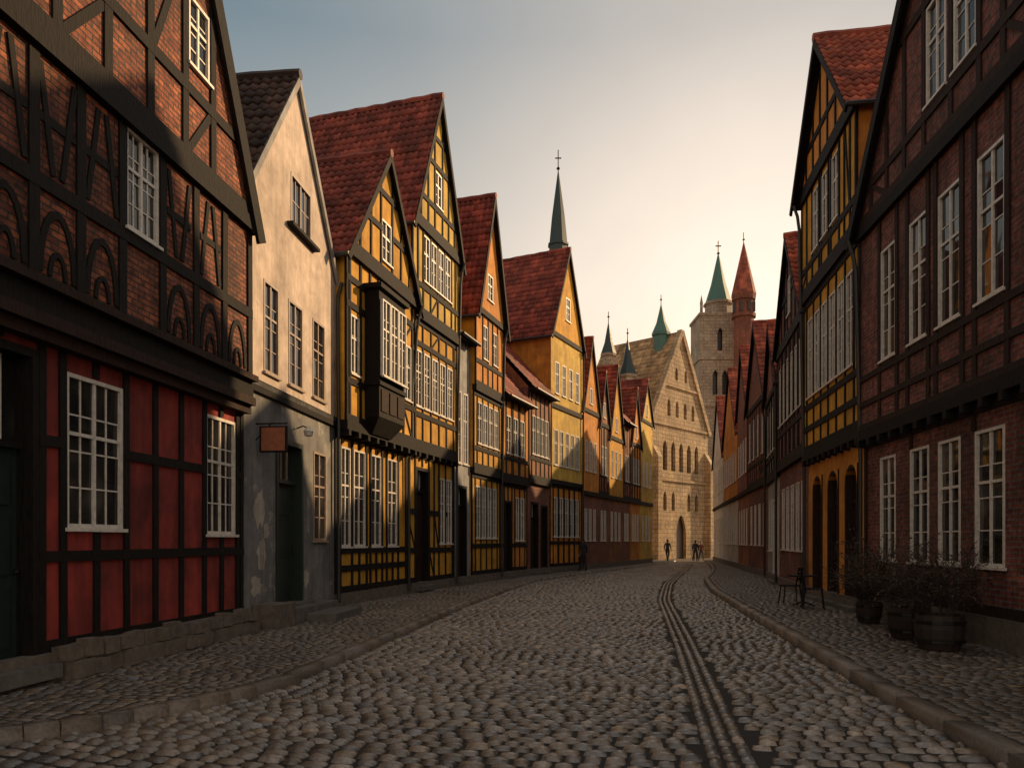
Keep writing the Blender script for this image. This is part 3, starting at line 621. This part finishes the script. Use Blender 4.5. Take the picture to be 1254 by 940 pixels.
# ---------------------------------------------------------------- GROUND
G=np.arange(-4,72,.25)
def curve(pts,sm=5):
    y=[p[0] for p in pts];x=[p[1] for p in pts]
    v=np.interp(G,y,x)
    s0=(x[1]-x[0])/(y[1]-y[0]); v=np.where(G<y[0],x[0]+s0*(G-y[0]),v); s1=(x[-1]-x[-2])/(y[-1]-y[-2]); v=np.where(G>y[-1],x[-1]+s1*(G-y[-1]),v)
    k=np.exp(-np.linspace(-2,2,2*sm+1)**2); k/=k.sum(); vp=np.pad(v,sm,mode='reflect',reflect_type='odd'); v=np.convolve(vp,k,'valid')
    return lambda Y:np.interp(Y,G,v)
KL=curve([(4.6,-7.4),(5.6,-5.2),(6.15,-4.26),(6.98,-3.44),(8.19,-2.7),(11,-2.28),(18.1,-1.33),(24,-.3),(30.5,.95),(36.6,3.2),(40.5,5.0),(46.8,8.0),(55,11.4),(60,13.2)],4)
KR=curve([(3,3.5),(5.6,3.73),(7.5,3.91),(10.9,4.47),(16.3,5.3),(24.7,6.66),(32,8.3),(38,10.2),(44,11.9),(52,13.9),(62,16.1)],8)
DR=curve([(3,1.3),(5.6,1.69),(7.85,2.1),(12.1,2.86),(21.3,4.4),(29.3,6.2),(38,8.6),(45,10.6),(60,14.6)],10)
FL=curve([(3,-6.09),(13.16,-4.8),(17.9,-4.3),(22.3,-3.2),(26.1,-2.05),(30.7,-.51),(36.6,1.86),(40.5,3.8),(55.2,10.4),(56.5,11.0)],1)
FR=curve([(5,6.665),(16.1,7.7),(21.05,8.44),(26.8,9.7),(31.8,11),(37.8,12.1),(43.5,13.3),(52,14.9),(62,16.9)],1)
def mesh(name,V,F,mat,smooth=False,cols=None):
    me=bpy.data.meshes.new(name); V=np.asarray(V,np.float32); F=np.asarray(F,np.int32)
    me.vertices.add(len(V)); me.vertices.foreach_set('co',V.ravel()); me.loops.add(F.size); me.loops.foreach_set('vertex_index',F.ravel())
    me.polygons.add(len(F)); me.polygons.foreach_set('loop_start',np.arange(0,F.size,F.shape[1],dtype=np.int32)); me.polygons.foreach_set('loop_total',np.full(len(F),F.shape[1],np.int32))
    me.update(calc_edges=True)
    if smooth: me.polygons.foreach_set('use_smooth',np.ones(len(F),bool))
    if cols is not None:
        a=me.color_attributes.new('Col','FLOAT_COLOR','POINT'); a.data.foreach_set('color',np.asarray(cols,np.float32).ravel())
    me.materials.append(mat); me.validate(); o=bpy.data.objects.new(name,me); COL.objects.link(o); return o
def strip(name,fa,fb,y0,y1,z,mat):
    Y=np.arange(y0,y1+.01,.5); V=[];F=[]
    for y in Y: V+= [(fa(y),y,z),(fb(y),y,z)]
    for i in range(len(Y)-1): F.append((2*i,2*i+1,2*i+3,2*i+2))
    return mesh(name,V,F,mat)
mesh('ground',[(-300,-200,0),(300,-200,0),(300,500,0),(-300,500,0)],[(0,1,2,3)],M['ground'])
def stones(name,c,hw,hl,ht,ang,col,mat,power=3.,base=.02,g=.72,jit=.05,rnd=.06,tl=.03,edge_h=0.):
    tg=np.array([-1,-g,0,g,1.]); TX,TY=np.meshgrid(tg,tg,indexing='ij')
    TF=np.array([(i*5+j,(i+1)*5+j,(i+1)*5+j+1,i*5+j+1) for i in range(4) for j in range(4)])
    n=len(c); c=np.asarray(c);hw,hl,ht,ang=map(np.asarray,(hw,hl,ht,ang))
    x=TX.ravel()[None,:]; y=TY.ravel()[None,:]
    rr=1-rnd*(np.abs(x)**2)*(np.abs(y)**2)
    x=x*rr; y=y*rr
    prof=(1-np.abs(TX.ravel())**power*.9)*(1-np.abs(TY.ravel())**power*.9)
    edge=(np.maximum(np.abs(TX),np.abs(TY)).ravel()>.99)
    jx=1+rng.normal(0,jit,(n,25)); jy=1+rng.normal(0,jit,(n,25))
    X=x*hw[:,None]*jx; Yv=y*hl[:,None]*jy
    tilt=rng.normal(0,tl,(n,2))
    Z=prof[None,:]*ht[:,None]+rng.normal(0,.0015,(n,25))+np.where(edge,0,1)[None,:]*(tilt[:,:1]*X+tilt[:,1:]*Yv)
    Z=np.where(edge[None,:],-base,Z)
    ca,sa=np.cos(ang)[:,None],np.sin(ang)[:,None]
    V=np.stack([c[:,0:1]+X*ca-Yv*sa,c[:,1:2]+X*sa+Yv*ca,c[:,2:3]+Z],-1).reshape(-1,3)
    F=(np.arange(n)*25)[:,None,None]+TF[None]
    cc=np.repeat(col,25,axis=0); cc=np.concatenate([cc,np.ones((len(cc),1))],1)
    return mesh(name,V,F.reshape(-1,4),mat,True,cc)
def stonecol(n,base,var=.3,warm=.08):
    v=base*np.exp(rng.normal(0,var,n)); w=rng.normal(0,warm,n)
    return np.stack([v*(1.24+w),v*(1.0),v*(.80-w)],1)
def lay(fa,fb,y0,y1,lw,ll,z,arch=0,skip=None,f=.95):
    C=[];HW=[];HL=[];A=[]
    y=y0
    while y<y1:
        L=ll*random.uniform(.92,1.08); a,b_=float(fa(y)),float(fb(y)); x=a+random.uniform(0,lw*.5)
        ang=math.atan2((float(fb(y+.5))+float(fa(y+.5))-a-b_)/2,.5)
        while x<b_:
            w=lw*random.uniform(.72,1.28)
            if x+w>b_+.04: w=b_-x
            if w<.05: break
            t=(x+w/2-a)/(b_-a)*2-1
            yy=y+arch*(t*t) - (x+w/2-(a+b_)/2)*math.tan(ang)*.35
            if skip is None or abs(x+w/2-float(skip(yy)))>.2+w/2*.6:
                C.append((x+w/2,yy+random.uniform(-.008,.008),z)); HW.append(w/2*f); HL.append(L/2*f); A.append(-ang*.35+random.gauss(0,.03))
            x+=w
        y+=L
    return C,HW,HL,A
strip('road',KL,KR,-3,62,.006,M['joint'])
C,HW,HL,A=lay(lambda y:KL(y)+.03,lambda y:KR(y)-.03,2.2,60,.19,.135,.008,.35,DR,.94)
n=len(C); stones('road_cobblestones',C,HW,HL,rng.uniform(.030,.050,n),A,stonecol(n,.12,.30),M['cobble'],3.6,g=.75,tl=.045)
C=[];HW=[];HL=[];A=[]
for off in (-.13,0.0,.13):
    y=2.2+off
    while y<58:
        L=.2*random.uniform(.8,1.2); x=float(DR(y)); an=-math.atan2(float(DR(y+.3))-x,.3)
        C.append((x+off,y+L/2,.004 if off else .0)); HW.append(.055); HL.append(L/2*.93); A.append(an); y+=L
n=len(C); stones('gutter_setts',C,HW,HL,rng.uniform(.028,.038,n),A,stonecol(n,.12,.25),M['cobble'],4,g=.8)
strip('pavement',lambda y:FL(y)-.6,lambda y:KL(y)-.02,4.0,62,.115,M['joint'])
strip('pavement',lambda y:KR(y)+.02,lambda y:FR(y)+.6,2,62,.115,M['joint'])
C,HW,HL,A=lay(lambda y:FL(y)+.02,lambda y:KL(y)-.17,4.6,58,.16,.10,.108)
n=len(C); stones('pavement_setts',C,HW,HL,rng.uniform(.018,.027,n),A,stonecol(n,.12,.22),M['paver'],6,g=.84)
C,HW,HL,A=lay(lambda y:KR(y)+.24,lambda y:FR(y)-.02,2.2,62,.16,.11,.108)
n=len(C); stones('pavement_setts',C,HW,HL,rng.uniform(.018,.028,n),A,stonecol(n,.10,.26),M['paver'],6,g=.82)
def kerb(name,f,y0,y1,off,hw,top,ln):
    C=[];HW=[];HL=[];A=[]
    y=y0
    while y<y1:
        x0=float(f(y))+off; dx=(float(f(y+.2))-float(f(y-.2)))/.4; k=math.sqrt(1+dx*dx); L=ln*random.uniform(.8,1.2)
        if dx>.5: L*=.4
        an=-math.atan(dx); C.append((x0+dx*L/2/k,y+L/2/k,0)); HW.append(hw); HL.append(L/2*.992); A.append(an); y+=L/k
    n=len(C); return stones(name,C,HW,HL,np.full(n,top)+rng.uniform(-.003,.003,n),A,stonecol(n,.12,.15,.04),M['kerb'],40,.02,g=.93,jit=.006,rnd=.0,tl=.004)
kerb('kerb',KL,4.6,60,-.08,.09,.150,.85)
kerb('kerb',KR,2.0,61,.11,.12,.146,.9)
# ---------------------------------------------------------------- street furniture, plants
def planter(x,y,r,h,hh,seed):
    random.seed(seed)
    b=B('planter_with_bare_shrub',(x,y),None,Z0=ZP+.01)
    b.lathe('barrel',M['pot'],0,0,[(0,0),(r*.8,0),(r*.95,h*.35),(r,h*.6),(r*.95,h),(r*.86,h),(r*.85,h*.9),(0,h*.9)],16)
    for z in (.2,.75): b.lathe('hoops',M['iron'],0,0,[(r*.93+z*.03,h*z),(r*1.0+z*.02,h*z+.005),(r*1.0+z*.02,h*z+.04),(r*.93,h*z+.045)],16)
    b.prism('soil',M['soil'],0,0,h*.88,h*.91,r*.84,r*.84,12)
    def br(p,dr,L,rad,lev):
        pts=[p]; q=Vector(p); d=Vector(dr)
        for i in range(4):
            d=(d+Vector((random.gauss(0,.16),random.gauss(0,.16),random.gauss(0,.1)-.03*lev))).normalized(); q=q+d*L/4; pts.append(tuple(q))
            if lev<3:
                for _ in range(2 if lev<2 else 1):
                    e=(d+Vector((random.gauss(0,.6),random.gauss(0,.6),random.gauss(.1,.4)))).normalized(); br(tuple(q),e,L*.55,rad*.55,lev+1)
            if lev>=2 and random.random()<.7:
                e=Vector((random.gauss(0,1),random.gauss(0,1),random.gauss(0,1))).normalized()*.045; g=e.cross(Vector((0,0,1)))*.5
                b.face('leaves',M['leaf'],[tuple(q),tuple(q+e*.5+g),tuple(q+e),tuple(q+e*.5-g)])
        b.tube('branches',M['twig'],pts,rad,rad*.4,3)
    for i in range(18):
        a=random.uniform(0,6.28); br((math.cos(a)*r*.4,math.sin(a)*r*.4,h*.88),(math.cos(a)*.65,math.sin(a)*.65,1),hh*random.uniform(.6,1),.014,1)
    b.done()
planter(6.30,10.9,.34,.5,.95,3); planter(6.5,12.1,.33,.5,1.0,5); planter(6.95,14.4,.24,.4,.75,8)
random.seed(11)
def chair(x,y,a):
    b=B('cafe_chair',(x,y),(x+math.cos(a),y+math.sin(a)),'L',ZP+.01)
    t=M['timber']
    for sx in(-.2,.2):
        for sy in(-.2,.2):
            b.tube('legs',t,[(sx*1.15,sy*1.15,0),(sx*.9,sy*.9,.45)],.018)
        b.tube('back_posts',t,[(sx*.9,-.18,.45),(sx*.95,-.26,.92)],.018)
    for i in range(5): b.box('seat',t,-.22,.22,-.2+i*.085,-.2+i*.085+.07,.45,.475)
    for z in(.6,.72,.84): b.box('backrest',t,-.19,.19,-.235-(z-.6)*.15,-.215-(z-.6)*.15,z,z+.07)
    b.done()
chair(7.05,17.3,1.2); chair(7.0,18.6,-2.2)
b=B('cafe_table',(7.05,17.95),None,Z0=ZP+.01); b.lathe('table_top',M['timber'],0,0,[(0,.72),(.34,.72),(.35,.735),(.34,.75),(0,.75)],20); b.tube('column',M['iron'],[(0,0,.02),(0,0,.72)],.025); 
for i in range(3): b.tube('feet',M['iron'],[(0,0,.12),(.3*math.cos(i*2.09),.3*math.sin(i*2.09),.01)],.018)
b.done()
def person(x,y,face,col,legs,stride,h=1.75,coat=False,z=.04):
    e=bpy.data.objects.new('pedestrian',None); e.location=(x,y,z); e.rotation_euler=(0,0,face); e.scale=(h/1.75,)*3; COL.objects.link(e)
    s=stride
    J=[('pel',(0,0,.95),.15),('waist',(0,0,1.1),.13),('chest',(0,0,1.32),.155),('neck0',(0,.01,1.47),.07),('neck',(0,0,1.54),.055),
     ('shL',(.18,0,1.43),.065),('elL',(.24,.06*s,1.15),.048),('wrL',(.25,-.10*s,.92),.035),
     ('shR',(-.18,0,1.43),.065),('elR',(-.24,-.02*s,1.15),.048),('wrR',(-.25,-.24*s,.95),.035),
     ('hipL',(.10,0,.88),.10),('knL',(.11,-.22*s,.49),.066),('anL',(.11,-.30*s,.09),.045),('toL',(.12,-.30*s-.17,.04),.038),
     ('hipR',(-.10,0,.88),.10),('knR',(-.11,.06*s,.48),.066),('anR',(-.11,.38*s,.12),.045),('toR',(-.12,.38*s-.15,.04),.038)]
    ix={j[0]:i for i,j in enumerate(J)}
    E=[('pel','waist'),('waist','chest'),('chest','neck0'),('neck0','neck'),('chest','shL'),('shL','elL'),('elL','wrL'),('chest','shR'),('shR','elR'),('elR','wrR'),('pel','hipL'),('hipL','knL'),('knL','anL'),('anL','toL'),('pel','hipR'),('hipR','knR'),('knR','anR'),('anR','toR')]
    me=bpy.data.meshes.new('body'); me.from_pydata([j[1] for j in J],[(ix[a],ix[b]) for a,b in E],[])
    o=bpy.data.objects.new('body',me); COL.objects.link(o); o.parent=e
    m=o.modifiers.new('s','SKIN'); 
    sv=me.skin_vertices[0].data if me.skin_vertices else None
    if sv is None:
        bpy.context.view_layer.objects.active=o; o.select_set(True); bpy.ops.mesh.customdata_skin_add(); sv=me.skin_vertices[0].data
    for i,j in enumerate(J): sv[i].radius=(j[2],j[2]*(.75 if j[0] in('pel','waist','chest') else 1)); sv[i].use_root=(i==0)
    o.modifiers.new('u','SUBSURF').levels=1; o.modifiers['u'].render_levels=2
    mt,nt,bs=newmat('clothes'); tc=N(nt,'ShaderNodeTexCoord'); sp=N(nt,'ShaderNodeSeparateXYZ'); nt.links.new(tc.outputs['Object'],sp.inputs[0])
    dv=N(nt,'ShaderNodeMath',operation='MULTIPLY'); dv.inputs[1].default_value=.5; nt.links.new(sp.outputs[2],dv.inputs[0])
    r=ramp(nt,dv.outputs[0],[(0,(.02,.015,.012)),(.05,legs),((.30 if coat else .45),col),(.765,(.45,.26,.18))]); r.color_ramp.interpolation='CONSTANT'
    nt.links.new(r.outputs[0],bs.inputs['Base Color']); bs.inputs['Roughness'].default_value=.85; me.materials.append(mt)
    b=B('h',(0,0),None,Z0=0)
    hd=[(0,1.515),(.055,1.53),(.075,1.57),(.082,1.62),(.085,1.66),(.07,1.71),(.035,1.74),(0,1.748)]
    b.lathe('head',M['skin'],0,-.015,hd,12); b.lathe('hair',M['hair'],0,.004,[(.06,1.575),(.092,1.60),(.097,1.66),(.08,1.72),(.04,1.758),(0,1.765)],12)
    b.hexa('nose',M['skin'],[(-.015,-.09,1.62),(.015,-.09,1.62),(.012,-.118,1.625),(-.012,-.118,1.625),(-.008,-.09,1.665),(.008,-.09,1.665),(.004,-.098,1.665),(-.004,-.098,1.665)])
    for q in(-.03,.03): b.box('eyes',M['hair'],q-.01,q+.01,-.099,-.09,1.662,1.672)
    b.box('mouth',M['sign'],-.022,.022,-.096,-.088,1.592,1.6)
    for q in(-.092,.082): b.box('ears',M['skin'],q,q+.01,-.02,.02,1.62,1.67)
    for nme in('wrL','wrR'):
        p=Vector(J[ix[nme]][1]); b.tube('hands',M['skin'],[tuple(p),tuple(p+Vector((0,-.01,-.05))),tuple(p+Vector((0,-.02,-.095)))],.028,.034,8)
        for k in range(4):
            q=p+Vector((0,-.05+.02*k,-.09)); L=[.06,.075,.08,.065][k]; b.tube('fingers',M['skin'],[tuple(q),tuple(q+Vector((0,-.005,-L*.5))),tuple(q+Vector((-.012 if p.x>0 else .012,-.01,-L)))],.009,.007,5)
        b.tube('thumb',M['skin'],[tuple(p+Vector((0,-.03,-.04))),tuple(p+Vector((0,-.055,-.07))),tuple(p+Vector((0,-.06,-.1)))],.011,.008,5)
    hp=b.done()
    for c in list(hp.children): c.parent=e
    bpy.data.objects.remove(hp)
person(16.0,64.5,.2,(.03,.03,.035),(.02,.02,.03),1,1.78,True,.0)
person(16.7,65.3,.1,(.12,.03,.025),(.03,.03,.05),.8,1.66,False,.0)
person(15.0,60.5,2.9,(.04,.045,.06),(.02,.02,.02),1,1.74,True)
person(12.3,58.5,2.6,(.03,.028,.03),(.03,.03,.04),.7,1.72,True,.12)
person(3.75,39.0,-2.7,(.02,.02,.022),(.02,.02,.02),.45,1.72,True,.12)
# ---------------------------------------------------------------- light
AZ=math.radians(56); EL=math.radians(23)
S=Vector((math.sin(AZ)*math.cos(EL),math.cos(AZ)*math.cos(EL),math.sin(EL)))
ld=bpy.data.lights.new('sun','SUN'); ld.energy=5.0; ld.angle=math.radians(.8); ld.color=(1,.66,.34)
lo=bpy.data.objects.new('sun',ld); lo.rotation_euler=S.to_track_quat('Z','Y').to_euler(); lo.location=S*100; COL.objects.link(lo)
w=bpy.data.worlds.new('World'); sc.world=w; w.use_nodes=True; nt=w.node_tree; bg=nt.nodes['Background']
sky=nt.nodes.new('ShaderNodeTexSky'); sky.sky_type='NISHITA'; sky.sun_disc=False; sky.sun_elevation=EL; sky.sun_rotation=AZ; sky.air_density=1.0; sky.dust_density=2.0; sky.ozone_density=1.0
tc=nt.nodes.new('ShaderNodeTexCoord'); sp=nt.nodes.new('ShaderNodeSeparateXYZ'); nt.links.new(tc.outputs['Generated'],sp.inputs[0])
# thin high haze: warm near the horizon, grey-blue higher; paler overhead as added fill
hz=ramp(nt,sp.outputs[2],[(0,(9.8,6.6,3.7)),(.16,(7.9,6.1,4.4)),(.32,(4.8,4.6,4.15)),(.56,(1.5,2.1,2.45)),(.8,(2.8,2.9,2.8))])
def dotg(az,el,p,c):
    v=nt.nodes.new('ShaderNodeVectorMath'); v.operation='DOT_PRODUCT'; a,e=math.radians(az),math.radians(el)
    v.inputs[1].default_value=(math.sin(a)*math.cos(e),math.cos(a)*math.cos(e),math.sin(e)); nt.links.new(tc.outputs['Generated'],v.inputs[0])
    m=nt.nodes.new('ShaderNodeMath'); m.operation='MAXIMUM'; m.inputs[1].default_value=0; nt.links.new(v.outputs['Value'],m.inputs[0])
    q=nt.nodes.new('ShaderNodeMath'); q.operation='POWER'; q.inputs[1].default_value=p; nt.links.new(m.outputs[0],q.inputs[0])
    return mix(nt,(0,0,0),c,q.outputs[0])
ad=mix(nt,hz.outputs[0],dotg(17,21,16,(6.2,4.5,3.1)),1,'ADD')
ad=mix(nt,ad,dotg(170,25,1.0,(2.9,2.1,1.5)),1,'ADD')  # added warm fill glow from the unseen sky behind the camera
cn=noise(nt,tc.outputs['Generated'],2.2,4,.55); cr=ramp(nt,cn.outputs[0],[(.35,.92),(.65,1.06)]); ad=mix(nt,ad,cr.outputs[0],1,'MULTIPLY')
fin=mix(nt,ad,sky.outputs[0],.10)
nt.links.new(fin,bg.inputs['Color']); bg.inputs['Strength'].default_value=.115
# ---------------------------------------------------------------- camera
cd=bpy.data.cameras.new('camera'); cd.sensor_width=36; cd.lens=26.0; cd.shift_y=(662-470)/1254; cd.clip_end=1500; cd.clip_start=.05
co=bpy.data.objects.new('camera',cd); co.location=(0,0,1.72); co.rotation_euler=(math.radians(90),0,0); COL.objects.link(co); sc.camera=co
sc.view_settings.view_transform='Standard'; sc.view_settings.look='None'; sc.view_settings.exposure=0
